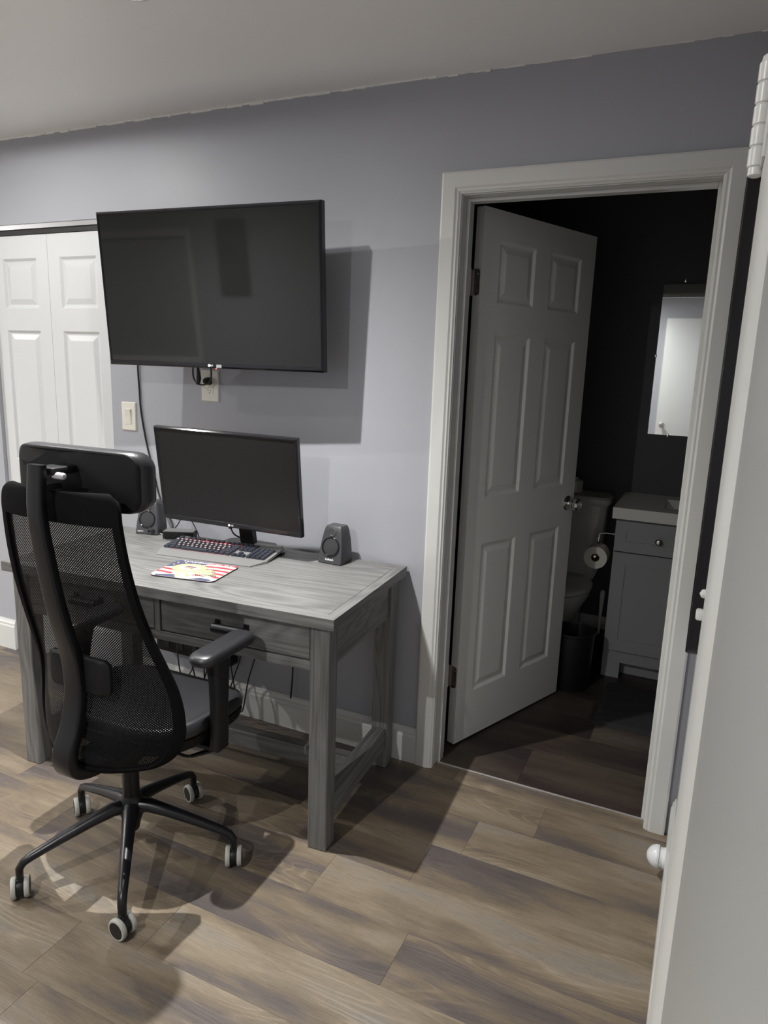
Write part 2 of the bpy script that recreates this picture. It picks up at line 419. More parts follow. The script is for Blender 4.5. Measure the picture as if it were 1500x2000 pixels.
# raised panel doors
def leaf(name, w, h, t, panels, m, loc, rotz, both=True, label=None):
    xs = sorted({0, w, *[v for p in panels for v in p[:2]]}); zs = sorted({0, h, *[v for p in panels for v in p[2:]]})
    mb = MB()
    def hole(x, z): return any(p[0] < x < p[1] and p[2] < z < p[3] for p in panels)
    # stiles and rails: merge whole columns / cells
    for i in range(len(zs)-1):
        x = 0
        run = None
        for j in range(len(xs)-1):
            c = hole((xs[j]+xs[j+1])/2, (zs[i]+zs[i+1])/2)
            if not c:
                run = xs[j] if run is None else run
                if j == len(xs)-2: mb.box(run, xs[j+1], 0, t, zs[i], zs[i+1])
            elif run is not None:
                mb.box(run, xs[j], 0, t, zs[i], zs[i+1]); run = None
    bmesh.ops.remove_doubles(mb.bm, verts=mb.bm.verts, dist=1e-5)
    root = mb.build(name, m, None, loc, rotz, smooth=False, kind='structure', label=label)
    for (a, b, c, d) in panels:
        pm = MB()
        for s_, y0 in ((1, 0.0), (-1, t)) if both else ((1, 0.0),):
            steps = [(0, 0), (.004, .0025), (.011, .0075), (.017, .0080), (.020, .0072), (.040, .0018), (.042, .0016)]
            rings = [[(a+e, y0+s_*q, c+e), (b-e, y0+s_*q, c+e), (b-e, y0+s_*q, d-e), (a+e, y0+s_*q, d-e)] for e, q in steps]
            pm.loft(rings, cap0=False, cap1=True)
        pm.build('panel', m, root, smooth=False)
    return root

AN = R(68.4)
FC = (0.0885, 0.176, 0.0)
PN = [(.098, .316, .21-.008, .815), (.417, .632, .21-.008, .815), (.098, .316, .997, 1.60), (.417, .632, .997, 1.60), (.098, .316, 1.712, 1.925), (.417, .632, 1.712, 1.925)]
d1 = leaf('door_1', .733, 2.025, .035, PN, DOORW, (FC[0], FC[1], .010), AN, label='white six-panel door standing open into the dark bathroom')
def knob_set(parent, x, z, y, sgn, m):
    mb = MB()
    mb.lathe([(.0, 0), (.033, 0), (.033, .004), (.028, .009), (.012, .011), (.011, .028), (.020, .033), (.027, .045), (.027, .055), (.020, .063), (.0001, .065)], (0, 0, 0), 'y', 24)
    if sgn < 0: mb.xf(Matrix.Scale(-1, 4, Vector((0, 1, 0))))
    mb.xf(Matrix.Translation((x, y, z)))
    return mb.build('door_knob', m, parent)
knob_set(d1, .681, .912, 0, -1, CHROME); knob_set(d1, .681, .912, .035, 1, CHROME)
for zc in (1.775, .283):
    # hinge: knuckles at the gap, one leaf on the door's edge, one leaf on the jamb
    mb = MB()
    mb.lathe([(.0055, -.046), (.0068, -.044), (.0068, -.0275), (.0062, -.027), (.0068, -.0265), (.0068, -.009), (.0062, -.0085), (.0068, -.008), (.0068, .008), (.0062, .0085), (.0068, .009), (.0068, .0265), (.0062, .027), (.0068, .0275), (.0068, .044), (.004, .049)], (-.010, .0445, zc), 'z', 12)
    mb.loft([[(-.0022, y_ , z_) for y_, z_ in [(.004+.010*(1-math.cos(R(a))), zc-.0445+.010*(1-math.sin(R(a)))) for a in (0, 30, 60, 90)] + [(.044, zc-.0445), (.044, zc+.0445)] + [(.004+.010*(1-math.cos(R(a))), zc+.0445-.010*(1-math.sin(R(a)))) for a in (90, 60, 30, 0)]],
             [(.0004, y_ , z_) for y_, z_ in [(.004+.010*(1-math.cos(R(a))), zc-.0445+.010*(1-math.sin(R(a)))) for a in (0, 30, 60, 90)] + [(.044, zc-.0445), (.044, zc+.0445)] + [(.004+.010*(1-math.cos(R(a))), zc+.0445-.010*(1-math.sin(R(a)))) for a in (90, 60, 30, 0)]]])
    for zz in (-.028, .002, .028): mb.lathe([(.0038, -.0035), (.0038, -.0022), (.0001, -.0020)], (0, .016+(.010 if zz == .002 else 0), zc+zz), 'x', 8)
    mb.build('hinge', NICKEL, d1, label='shiny metal hinge')

# closet bifold leaves and their track
LW = .3575
for i, x0 in enumerate((CL0+.002, CL0+.0035+LW)):
    pn = [(.070, .287, .195, .80), (.070, .287, .975, 1.575), (.070, .287, 1.672, 1.888)]
    dd = leaf('door_%d' % (2+i), LW, 1.985, .032, pn, CLOSW, (x0, .018, .012), 0, both=False,
              label=('left' if i == 0 else 'right') + ' leaf of the white panelled bifold closet door')
mb = MB().box(CL0+.001, CL1-.001, .004, .010, 2.020, 2.039).box(CL0+.001, CL1-.001, .045, .055, 2.012, 2.039).box(CL0+.001, CL1-.001, .010, .045, 2.034, 2.039)
mb.build('trim_8', mat('track_metal', (0.42, 0.42, 0.43), .35, metal=.6), smooth=False, kind='structure', label='metal track over the closet doors')
MB().box(CL0+.001, CL1-.001, .012, .044, 1.999, 2.033).build('trim_9', DARKSLOT, smooth=False, kind='structure', label='dark strip painted as the shaded slot of the closet door track')  # shade of the gap over the doors, painted as a solid near-black strip

# entry door in the right wall, seen along its face close to the lens
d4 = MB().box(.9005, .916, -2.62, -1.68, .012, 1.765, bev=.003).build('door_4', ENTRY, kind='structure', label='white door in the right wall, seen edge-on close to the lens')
mb = MB()
mb.loft([[(x, y, z) for x, y in ((.9165, -1.566), (.896, -1.566), (.8925, -1.569), (.8915, -1.575), (.8915, -1.625), (.8932, -1.634), (.8932, -1.652), (.897, -1.664), (.901, -1.678), (.9165, -1.678))] for z in (0, 1.782)])
mb.box(.8955, .9165, -2.62, -1.678, 1.765, 1.782, bev=.003)
mb.build('trim_10', WHITE, angle=25, kind='structure', label='white painted frame board along the edge of the door in the right wall')
mb = MB()
zc = 1.708
pr = []
for k in range(5):
    z0 = zc-.040+k*.0165
    pr += [(.0060, z0), (.0074, z0+.0012), (.0074, z0+.0150), (.0060, z0+.0162)]
mb.lathe([(.0035, zc-.0475), (.0062, zc-.046), (.0062, zc-.041)] + pr + [(.0055, zc+.046), (.003, zc+.048)], (.8865, -1.572, 0), 'z', 14)
mb.box(.8892, .8916, -1.615, -1.574, zc-.042, zc+.042, bev=.0008)
mb.build('hinge', WHITE, d4, label='hinge painted over in white')
mb = MB().box(.8855, .8925, -1.578, -1.567, 1.262, 1.272, bev=.002).lathe([(.0001, -.004), (.004, -.002), (.0045, 0), (.004, .003)], (.8905, -1.572, 1.288), 'x', 10)
mb.build('strike_lip', WHITE, d4)

# door behind the camera: what the bathroom mirror shows
d5 = MB().box(RD0, RD1, YR, YR+.03, .01, RDH, bev=.002).build('door_5', CLOSW, kind='structure', label='white door on the rear wall, shown in the bathroom mirror')
knob_set(d5, RD0+.065, .885, YR+.03, 1, NICKEL)

# window with blinds on the rear wall: shows in the dark television
win = MB()
win.box(WN0-.05, WN1+.05, YR, YR+.02, WZ1, WZ1+.06).box(WN0-.05, WN1+.05, YR, YR+.02, WZ0-.06, WZ0).box(WN0-.05, WN0, YR, YR+.02, WZ0, WZ1).box(WN1, WN1+.05, YR, YR+.02, WZ0, WZ1)
window = win.build('window_1', WHITE, smooth=False, kind='structure', label='window with closed white blinds on the rear wall')
MB().box(WN0, WN1, YR-.08, YR-.076, WZ0, WZ1).build('pane', mat('night_glass', (.01, .012, .018), .05), window)
sl = MB().box(-.587, .587, -.012, .012, -.001, .001, bev=.0006, seg=1).xf(Matrix.Rotation(R(62), 4, 'X'))
s0 = None
for k in range(41):
    z = WZ0+.02+k*.0245
    if s0 is None: s0 = sl.build('slat', CLOSW, window, ((WN0+WN1)/2, YR-.03, z), smooth=False)
    else: link('slat', s0.data, window, ((WN0+WN1)/2, YR-.03, z))

# ------------------------------------------------------------------ ceiling lamps
for i, (x, y, L, beam, lab) in enumerate(LAMPS):
    t = thing('ceiling_light', lab, 'ceiling light', (x, y, CEIL-.001), group='recessed ceiling lights')
    MB().lathe([(.032, -.001), (.033, -.005), (.040, -.007), (.052, -.003), (.054, -.0002), (.032, -.0002)], n=32).build('trim_ring', WHITE, t)
    MB().lathe([(.0318, -.0022), (.0318, -.0030), (.0001, -.0031)], n=24).build('diffuser', LAMPM, t)
    ld = bpy.data.lights.new('lamp_beam', 'POINT'); ld.energy = L*LAMP_W; ld.color = LAMP_COL; ld.shadow_soft_size = .012
    ld.use_nodes = True; n_, l_ = ld.node_tree.nodes, ld.node_tree.links
    ie = n_.new('ShaderNodeTexIES'); ie.mode = 'INTERNAL'; ie.ies = photometry(beam)
    l_.new(ie.outputs['Fac'], n_['Emission'].inputs['Strength'])
    lo = bpy.data.objects.new('lamp_beam', ld); COL.objects.link(lo); lo.parent = t; lo.location = (0, 0, -.034)

# ------------------------------------------------------------------ television
TVW, TVH = .922, .545
tvy, tvp = R(3.233), R(-4.358)
tv = thing('television', 'large black flat television tilted down on the grey wall above the desk', 'television', (-.797, -.218, 1.728))
ny = Vector((-math.sin(tvy), math.cos(tvy), 0)); ez = math.cos(tvp)*Vector((0, 0, 1)) + math.sin(tvp)*ny; ex = Vector((math.cos(tvy), math.sin(tvy), 0)); ey = ez.cross(ex)
tv.rotation_euler = Matrix((ex, ey, ez)).transposed().to_euler()
def frame_ring(w, h, bw, y0, y1, cham, bb=None):
    bb = bb or bw
    o0 = [(-w/2, -h/2), (w/2, -h/2), (w/2, h/2), (-w/2, h/2)]
    def rect(dl, db): return [(-w/2+dl, -h/2+db), (w/2-dl, -h/2+db), (w/2-dl, h/2-dl), (-w/2+dl, h/2-dl)]
    mb = MB(); P = []
    for (pts, y) in ((rect(0, 0), y1), (rect(0, 0), y0+cham), (rect(cham, cham), y0), (rect(bw-.002, bb-.002), y0), (rect(bw, bb), y0+.003), (rect(bw, bb), y1)):
        P.append([(x, y, z) for x, z in pts])
    return mb.loft(P, False, False)
frame_ring(TVW, TVH, .013, 0, .030, .007, .018).build('bezel', BLKGL, tv, smooth=False)
MB().box(-TVW/2+.011, TVW/2-.011, .0032, .010, -TVH/2+.016, TVH/2-.011).build('screen', SCREEN, tv, smooth=False)
mb = MB().box(-TVW/2+.004, TVW/2-.004, .0102, .032, -TVH/2+.004, TVH/2-.004, bev=.006)
mb.box(-.33, .33, .032, .060, -.24, .12, bev=.014)
mb.build('back_cover', BLKPL, tv)
text('brand_mark', 'LG', .0085, PRINTW, tv, Matrix.Translation((.010, -.0006, -TVH/2+.010)) @ FRONT, label='white maker mark')
MB().lathe([(.0001, -.0012), (.0050, -.0012), (.0050, 0), (.0001, 0)], (-.001, .0002, -TVH/2+.010), 'y', 16).build('brand_disc', PRINTW, tv)
MB().prism([(.030, -.0012), (.052, -.0012), (.052, 0), (.030, 0)], -TVH/2+.003, -TVH/2+.014).build('energy_sticker', mat('grey_sticker', (.25, .26, .26), .5), tv)
MB().lathe([(.0001, -.0035), (.0022, -.0025), (.0026, 0)], (.028, 0, -TVH/2+.001), 'z', 10).build('power_light', LED, tv, label='small red standby light')
wm = MB().box(-.16, .16, .0605, .072, -.13, .10, bev=.003).box(-.03, .03, .072, .180, -.06, .02, bev=.004)
wm.build('mount_plate', STEELB, tv, smooth=False)
MB().box(-.10, .10, .180, .2085, -.060, .050, bev=.002).build('wall_bracket', STEELB, tv, smooth=False)

# wall plates
def plate(name, label, cat, x, z, w=.080, h=.122):
    t = thing(name, label, cat, (x, 0, z))
    MB().loft([[(a, 0, b) for a, b in rrect(w, h, .004)], [(a, -.003, b) for a, b in rrect(w, h, .004)], [(a, -.0062, b) for a, b in rrect(w-.008, h-.008, .003)]]).build('cover_plate', IVORY, t, smooth=False)
    return t
sw = plate('light_switch', 'ivory rocker light switch on the wall beside the closet', 'light switch', -1.388, 1.237)
MB().box(-.0175, .0175, -.0075, -.006, -.034, .034, bev=.001).build('switch_frame', IVORY, sw, smooth=False)
MB().loft([[(-.0145, -.0072, z), (.0145, -.0072, z), (.0145, y, z), (-.0145, y, z)] for z, y in ((-.030, -.0082), (.0, -.0095), (.030, -.0135))]).build('rocker', IVORY, sw, smooth=False)
ou = plate('wall_outlet', 'ivory power outlet plate under the television', 'outlet', -.953, 1.384, .086, .124)
MB().box(-.0175, .0175, -.0078, -.006, -.034, .034, bev=.001).build('socket_face', IVORY, ou, smooth=False)
for dz in (.019, -.019):
    mb = MB().box(-.0075, -.0055, -.0082, -.0076, dz-.002, dz+.006).box(.0055, .0075, -.0082, -.0076, dz-.002, dz+.005).lathe([(.0001, -.0082), (.0024, -.0082), (.0024, -.0076)], (0, 0, dz-.008), 'y', 10)
    mb.build('socket_slots', DARKSLOT, ou)
MB().lathe([(.0001, -.0076), (.0028, -.0072), (.003, -.006)], (0, 0, .047), 'y', 10).build('screw', IVORY, ou)
MB().lathe([(.0001, -.0076), (.0028, -.0072), (.003, -.006)], (0, 0, -.047), 'y', 10).build('screw', IVORY, ou)
pc = thing('television_power_cord', 'black power cord looped and plugged into the outlet under the television', 'cord', (-.953, 0, 1.403))
MB().loft([[(a, -.0083, b) for a, b in rrect(.026, .030, .006)], [(a, -.024, b) for a, b in rrect(.024, .026, .006)], [(a*.6, -.038, b*.6) for a, b in rrect(.024, .026, .006)]]).build('plug', CABLE, pc)
pth = smooth_pts([(0, -.036, -.002), (.008, -.043, -.012), (-.010, -.048, -.014), (-.032, -.05, -.004), (-.040, -.055, .018), (-.032, -.065, .050), (-.012, -.075, .085)], 6)
pth2 = smooth_pts([(.004, -.040, -.010), (.022, -.044, -.010), (.040, -.050, .006), (.052, -.06, .034), (.060, -.075, .085)], 6)
MB().tube(pth, .0032, 8).tube(pth2, .0032, 8).build('cord', CABLE, pc)
MB().tube([(-.022, -.052, -.012), (-.014, -.054, .010), (-.012, -.060, .045), (-.010, -.068, .08)], [.008, .010, .006, .004], 8).build('cord_clip', CABLE, pc)
cw = MB().tube(smooth_pts([(-1.30, -.012, 1.60), (-1.322, -.008, 1.47), (-1.324, -.007, 1.41), (-1.322, -.006, 1.36), (-1.318, -.006, 1.27), (-1.295, -.006, 1.14), (-1.258, -.006, 1.01), (-1.225, -.008, .90), (-1.15, -.022, .80), (-1.13, -.05, .7795)], 8), .0036, 8)
cw.build('video_cable', CABLE, label='black cable running down the wall from the television to the desk', cat='cable')

# ------------------------------------------------------------------ desk
DK = thing('desk', 'weathered grey wooden desk with two drawers against the grey wall', 'desk', (-.691, -.357, 0), R(3.5))
TX, TY, TZ0, TZ1 = .6425, .3085, .742, .775
bw = .034
MB().box(-TX+bw+.0012, TX-bw-.0012, -TY+bw+.0012, TY-bw-.0012, TZ0, TZ1, bev=.0012, seg=1).build('top_board', WX, DK, smooth=False)
def border(pts, m):
    z0, z1 = TZ0, TZ1
    MB().prism(pts, z0, z1).build('top_border', m, DK, smooth=False)
border([(-TX, -TY), (TX, -TY), (TX-bw, -TY+bw), (-TX+bw, -TY+bw)], WX)
border([(TX, TY), (-TX, TY), (-TX+bw, TY-bw), (TX-bw, TY-bw)], WX)
border([(TX, -TY), (TX, TY), (TX-bw, TY-bw), (TX-bw, -TY+bw)], WY)
border([(-TX, TY), (-TX, -TY), (-TX+bw, -TY+bw), (-TX+bw, TY-bw)], WY)
MB().box(-TX+.02, TX-.02, -TY+.02, TY-.02, TZ0-.003, TZ0+.006).build('sub_top', GROOVE, DK)
LG, lx, ly0, ly1 = .063, .6185, -.286, .290
for sx in (-1, 1):
    for y0 in (ly0, ly1-LG):
        a, b = (sx*lx, sx*(lx-LG)); x0, x1 = min(a, b), max(a, b)
        MB().box(x0, x1, y0, y0+LG, 0, TZ0-.003, bev=.003, seg=1).build('leg', WZ, DK, smooth=False)
    a, b = sx*(lx-.012), sx*(lx-.034); x0, x1 = min(a, b), max(a, b)
    MB().box(x0, x1, ly0+LG, ly1-LG, .595, TZ0-.003, bev=.001, seg=1).build('side_apron', WY, DK, smooth=False)
    a, b = sx*(lx-.006), sx*(lx-.056); x0, x1 = min(a, b), max(a, b)
    MB().box(x0, x1, ly0+LG, ly1-LG, .080, .162, bev=.002, seg=1).build('side_stretcher', WY, DK, smooth=False)
MB().box(-lx+.056, lx-.056, .005, .050, .085, .150, bev=.002, seg=1).build('long_stretcher', WX, DK, smooth=False)
MB().box(-lx+LG, lx-LG, ly1-.05, ly1-.03, .595, TZ0-.003).build('back_apron', WX, DK, smooth=False)
MB().box(-lx+LG, lx-LG, ly0+.006, ly0+.030, .592, .622, bev=.001, seg=1).build('lower_rail', WX, DK, smooth=False)
MB().box(-lx+LG, lx-LG, ly0+.006, ly0+.030, .733, TZ0-.003).build('upper_rail', WX, DK, smooth=False)
MB().box(-.010, .010, ly0+.006, ly0+.030, .622, .733).build('centre_stile', WZ, DK, smooth=False)
for sx in (-1, 1):
    a, b = sx*.0145, sx*.551; x0, x1 = min(a, b), max(a, b); cx = (x0+x1)/2
    dr = MB().box(x0, x1, ly0+.008, ly0+.028, .626, .730, bev=.0015, seg=1).box(x0+.01, x1-.01, ly0+.028, .18, .632, .72).build('drawer', WX, DK, smooth=False)
    h = MB()
    for hx in (-.052, .052): h.box(cx+hx-.009, cx+hx+.009, ly0+.003, ly0+.008, .666, .700, bev=.001, seg=1).box(cx+hx-.005, cx+hx+.005, ly0-.020, ly0+.004, .674, .688, bev=.001, seg=1)
    h.tube([(cx-.054, ly0-.017, .680), (cx+.054, ly0-.017, .680)], .0145, 16)
    h.build('drawer_pull', STEELB, dr, label='black bar pull')

DT = .7752
def on_desk(x, y): return (x, y, DT)

# ------------------------------------------------------------------ monitor
mn = thing('monitor', 'black flat computer monitor standing on the desk behind the keyboard', 'monitor', (-.714, -.120, DT), R(2.83))
MWW, MHH = .61, .365
mcz = 1.054-DT; pm_ = R(-7.9)
mtx = Matrix.Translation((-.002, -.107, mcz)) @ Matrix.Rotation(R(.57), 4, 'Y') @ Matrix.Rotation(-pm_, 4, 'X')
frame_ring(MWW, MHH, .010, 0, .022, .004, .020).xf(mtx).build('bezel', BLKGL, mn, smooth=False)
MB().box(-MWW/2+.009, MWW/2-.009, .0032, .009, -MHH/2+.019, MHH/2-.009).xf(mtx).build('screen', SCREENM, mn, smooth=False)
MB().box(-MWW/2+.003, MWW/2-.003, .0092, .024, -MHH/2+.003, MHH/2-.003, bev=.005).box(-.14, .14, .024, .050, -.12, .10, bev=.012).xf(mtx).build('back_cover', BLKPL, mn)
text('brand_mark', 'LG', .009, PRINTW, mn, mtx @ Matrix.Translation((.012, -.0005, -MHH/2+.010)) @ FRONT)
MB().lathe([(.0001, -.0010), (.0048, -.0010), (.0048, .0005)], (0, 0, 0), 'y', 14).xf(mtx @ Matrix.Translation((-.001, 0, -MHH/2+.010))).build('brand_disc', PRINTW, mn)
MB().lathe([(.0001, -.006), (.007, -.004), (.008, .003)], (0, 0, 0), 'z', 12).xf(mtx @ Matrix.Translation((-.003, .010, -MHH/2-.002))).build('joystick_button', BLKPL, mn)
st = MB().loft([[(sx*.030-(.0 if k == 0 else 0), y, z) for sx, y in ((-1, y0), (1, y0), (1, y1), (-1, y1))] for k, (y0, y1, z) in enumerate(((.030, .055, .010), (.012, .040, .10), (-.030, -.004, .20), (-.040, -.015, .28)))])
st.build('stand_neck', BLKPL, mn, smooth=False)
MB().prism([(x_, y_+.048) for x_, y_ in rrect(.22, .094, .035)], 0, .011).build('stand_base', BLKGL, mn)
mc = MB().tube(smooth_pts([(-.752, -.155, .905), (-.748, -.15, .86), (-.742, -.12, .82), (-.70, -.03, .779)], 6), .003, 7)
mc.build('monitor_cable', CABLE, label='thin black cable hanging below the middle of the monitor', cat='cable')

# ------------------------------------------------------------------ speakers
def speaker(loc, rz, label, left):
    t = thing('desktop_speaker', label, 'speaker', loc, rz, 'pair of desktop speakers')
    H = .136
    def ring(w, d, y, z, r=.010): return [(a, b+y, z) for a, b in rrect(w, d, r, 4)]
    def fy(z): return -.043 + .20*z
    rings = []
    for z_, w_, d_, ins in ((0, .094, .080, .004), (.004, .100, .086, 0), (.045, .096, .078, 0), (.085, .087, .070, 0), (.115, .076, .062, 0), (.130, .068, .056, .001), (.136, .060, .048, .005)):
        rings.append(ring(w_, d_, fy(z_)+ins+d_/2, z_, .007))
    MB().loft(rings).build('cabinet', SPKM, t, angle=40)
    # front face leans back: find its y at height z
    tilt = Matrix.Rotation(-math.atan(.20), 4, 'X')
    def at(x, z, yo=0): return Matrix.Translation((x, fy(z)+yo, z)) @ tilt
    mb = MB().lathe([(.035, .004), (.0365, -.0025), (.034, -.0040), (.0315, -.002), (.0310, .003)], n=32, axis='y').xf(at(0, .062)); mb.build('driver_ring', BLKGL, t)
    mb = MB().lathe([(.0311, .001), (.030, -.0012), (.020, -.0028), (.0001, -.0034)], n=32, axis='y').xf(at(0, .062)); mb.build('driver_cover', mat('speaker_cloth', (.030, .030, .033), .8, bump=.6, bscale=900), t)
    mb = MB().lathe([(.0150, .004), (.0155, -.0012), (.0130, -.0022), (.0115, -.001)], n=24, axis='y').xf(at(.001, .114)); mb.build('port_ring', SPKM, t)
    mb = MB().lathe([(.0116, .0), (.0110, -.0006), (.0001, -.0004)], n=24, axis='y').xf(at(.001, .114)); mb.build('port_hole', DARKSLOT, t)
    if left:
        for dx, r_ in ((.012, .0042), (.030, .0085)):
            MB().lathe([(r_, .003), (r_, -.007), (r_*.85, -.009), (.0001, -.009)], n=16, axis='y').xf(at(dx, .016)).build('control_knob', BLKGL, t)
        MB().lathe([(.0028, .003), (.0028, -.002), (.0001, -.002)], n=10, axis='y').xf(at(.013, .030)).build('power_light', PRINTW, t)
        text('brand_mark', 'logitech', .008, PRINTW, t, at(-.026, .014, -.0012) @ FRONT)
    else:
        text('brand_mark', 'logitech', .011, PRINTW, t, at(0, .017, -.0012) @ FRONT, bold=.0002)
    return t
SPKM = mat('dark_grey_speaker_plastic', (.045, .045, .050), .38, bump=.08, bscale=700)
speaker((-.322, -.094, DT), R(-2), 'dark grey desktop speaker standing alone at the right end of the desk', False)
speaker((-1.182, -.112, DT), R(14), 'dark grey desktop speaker with knobs between chair headrest and monitor', True)

# small black box and leads behind the keyboard
hb = thing('power_adapter', 'small black box lying on the desk behind the keyboard', 'adapter', (-1.025, -.118, DT), R(24))
MB().box(-.062, .062, -.030, .030, 0, .030, bev=.002).build('case', BLKPL, hb, smooth=False)
MB().box(-.060, .060, -.028, .028, .0302, .0312).build('top_label', mat('adapter_label', (.30, .30, .30), .4), hb, smooth=False)
MB().tube(smooth_pts([(-1.125, -.085, .7795), (-1.09, -.07, .80), (-1.06, -.06, .845), (-1.02, -.06, .84), (-.98, -.07, .80), (-.96, -.08, .780)], 6), .0022, 7).build('audio_lead', CABLE, label='thin black lead arching up from the desk beside the left speaker', cat='cable')
MB().tube(smooth_pts([(-1.135, -.115, .7785), (-1.10, -.125, .778), (-1.07, -.12, .778)], 6), .0020, 7).build('white_lead', mat('white_cable', (.7, .7, .68), .5), label='short white lead on the desk between the left speaker and the black box', cat='cable')

# ------------------------------------------------------------------ keyboard
kb = thing('keyboard', 'black gaming keyboard with lit red keys and silver wrist rest on the desk', 'keyboard', (-.745, -.205, DT), R(6.5))
def kz(y): return .016 + (y+.075)*.10
slope = math.atan(.10)
ktilt = Matrix.Translation((0, 0, .0135)) @ Matrix.Rotation(slope, 4, 'X')
body = MB().loft([[(x, y, z) for x, y in ((-.222, -.072), (.222, -.072), (.222, .072), (-.222, .072))] for z in (-.0055, .003)])
body.box(.10, .215, .060, .078, -.004, .010, bev=.002).xf(ktilt).build('base_plate', ALU, kb, smooth=False)
MB().loft([[(-.200, -.135, 0), (.190, -.135, 0), (.226, -.066, 0), (-.226, -.066, 0)], [(-.200, -.135, .003), (.190, -.135, .003), (.224, -.068, .0095), (-.224, -.068, .0095)]]).build('wrist_rest', ALU, kb, smooth=False, label='silver wrist rest')
MB().box(-.225, .225, .05, .072, 0, .010, bev=.001).build('rear_foot', BLKPL, kb, smooth=False)
MB().box(-.185, .060, -.060, .045, .0032, .0042).xf(ktilt).build('backlight', KEYGL, kb, smooth=False, label='red glow under the letter keys')
kcache = {}
U = .0190
def key(cx, cy, w=1.0, d=1.0, lit=False, m=KEYC):
    kk = (w, d, lit)
    if kk not in kcache:
        a, b = w*U-.0022, d*U-.0022
        mb = MB().loft([[(x, y, .0044) for x, y in rrect(a, b, .0012, 2)], [(x*.80 if w <= 1 else x*(1-.0036/a*1.0), y*.80, .0115) for x, y in rrect(a, b, .0014, 2)]])
        if lit:
            mb.mi = 1; mb.box(-.0030, .0030, -.0024, .0032, .0113, .0118)
        o = mb.build('key', [KEYC, LEGEND], kb, smooth=False)
        kcache[kk] = o.data
    else: o = link('key', kcache[kk], kb)
    o.matrix_local = ktilt @ Matrix.Translation((cx, cy, 0))
X0 = -.217
rows_y = [-.058, -.039, -.020, -.001, .018, .045]
def krow(y, spec, lit_from=99, lit_to=-1, x=X0):
    for i, wd in enumerate(spec):
        if wd < 0: x += -wd*U; continue
        key(x+wd*U/2, y, wd, 1.0, lit_from <= i <= lit_to); x += wd*U
    return x
krow(rows_y[0], [1.25, 1.25, 1.25, 6.25, 1.25, 1.25, 1.25, 1.25])
krow(rows_y[1], [2.25]+[1]*10+[2.75], 1, 10)
krow(rows_y[2], [1.75]+[1]*11+[2.25], 1, 11)
krow(rows_y[3], [1.5]+[1]*12+[1.5], 1, 12)
krow(rows_y[4], [1]*13+[2.0], 0, 12)
krow(rows_y[5], [1, -1, 1, 1, 1, 1, -.5, 1, 1, 1, 1, -.5, 1, 1, 1, 1])
xn = X0+15.25*U
for r_ in (4, 3): krow(rows_y[r_], [1, 1, 1], x=xn)
krow(rows_y[5], [1, 1, 1], x=xn); krow(rows_y[1], [-1, 1], x=xn); krow(rows_y[0], [1, 1, 1], x=xn)
xp = xn+3.25*U
for r_ in (4, 3, 2, 1, 0): krow(rows_y[r_], [1, 1, 1, 1], x=xp)

# ------------------------------------------------------------------ mouse pad
mp_ = thing('mouse_pad', 'mouse pad printed with flag stripes and a cream emblem on the desk', 'mouse pad', (-.668, -.455, DT), R(9.5))
PWD, PDP = .238, .195
MB().prism(rrect(PWD, PDP, .022), 0, .0042).build('rubber_base', mat('black_rubber', (.015, .012, .015), .8), mp_)
PR = [mat('pad_cream', (.50, .46, .42), .6), mat('pad_red', (.30, .045, .06), .6), mat('pad_blue', (.065, .07, .125), .6), mat('pad_gold', (.40, .36, .17), .6), mat('pad_dark', (.03, .03, .05), .6), mat('pad_green_grey', (.25, .28, .21), .6), mat('pad_pale', (.46, .44, .34), .6)]
pr = MB(); pr.mi = 0
pr.prism(rrect(PWD-.002, PDP-.002, .021), .0042, .0046)
z = [.0047]
def poly(mi, pts, dz=.0002):
    pr.mi = mi; pr.prism(pts, .0044, z[0]); z[0] += .00006
for k in range(5):      # waving stripes, right half
    y0 = .092-k*.034
    top = [(x, min(.0955, y0 + .006*math.sin(x*26)) ) for x in [(-.02+.0137*i) for i in range(11)] if x < .1175]
    bot = [(x, y_-.016) for x, y_ in reversed(top)]
    poly(1, top+bot)
for k in range(2):
    y0 = -.010-k*.034
    top = [(x, y0 + .005*math.sin(x*40)) for x in [-.117+.012*i for i in range(6)]]
    poly(1, top + [(x, y_-.015) for x, y_ in reversed(top)])
poly(2, [(-.110, .090), (-.090, .096), (.0, .096), (.004, .070), (-.03, .055), (-.06, .03), (-.098, .012), (-.1175, .005), (-.1175, .075)])
poly(2, [(-.10, -.085), (-.04, -.066), (-.02, -.094), (-.095, -.096)])
poly(2, [(.03, -.094), (.06, -.070), (.105, -.080), (.105, -.09), (.095, -.096)])
def ell(cx, cy, a, b, n=28, ph=0.0, wob=0.0, wn=12): return [(cx+(a+wob*math.cos(wn*t))*math.cos(t), cy+(b+wob*math.cos(wn*t))*math.sin(t)) for t in [2*math.pi*i/n for i in range(n)]]
# round gold seal with a small striped shield, spread wing feathers below and to the right
poly(3, ell(-.030, .014, .062, .050, 56, wob=.0018, wn=18)); poly(6, ell(-.030, .014, .055, .044)); poly(3, ell(-.030, .014, .050, .0395)); poly(6, ell(-.030, .014, .040, .031))
def feather(mi, x, y, ang, ln, wd):
    a = R(ang); c, q = math.cos(a), math.sin(a)
    poly(mi, [(x+c*u_-q*v_, y+q*u_+c*v_) for u_, v_ in ((0, -wd*.6), (ln*.7, -wd), (ln, 0), (ln*.7, wd), (0, wd*.6))])
for k in range(9): feather((3, 6, 0)[k % 3], -.012, -.030, 196+k*17, .062-.001*abs(k-4)*4, .0065)
for k in range(8): feather((6, 5, 3)[k % 3], .010, -.034+.004*k, -14+k*6, .092-.005*k, .006)
shield = [(-.048, .030), (-.012, .030), (-.012, .012), (-.030, -.008), (-.048, .012)]
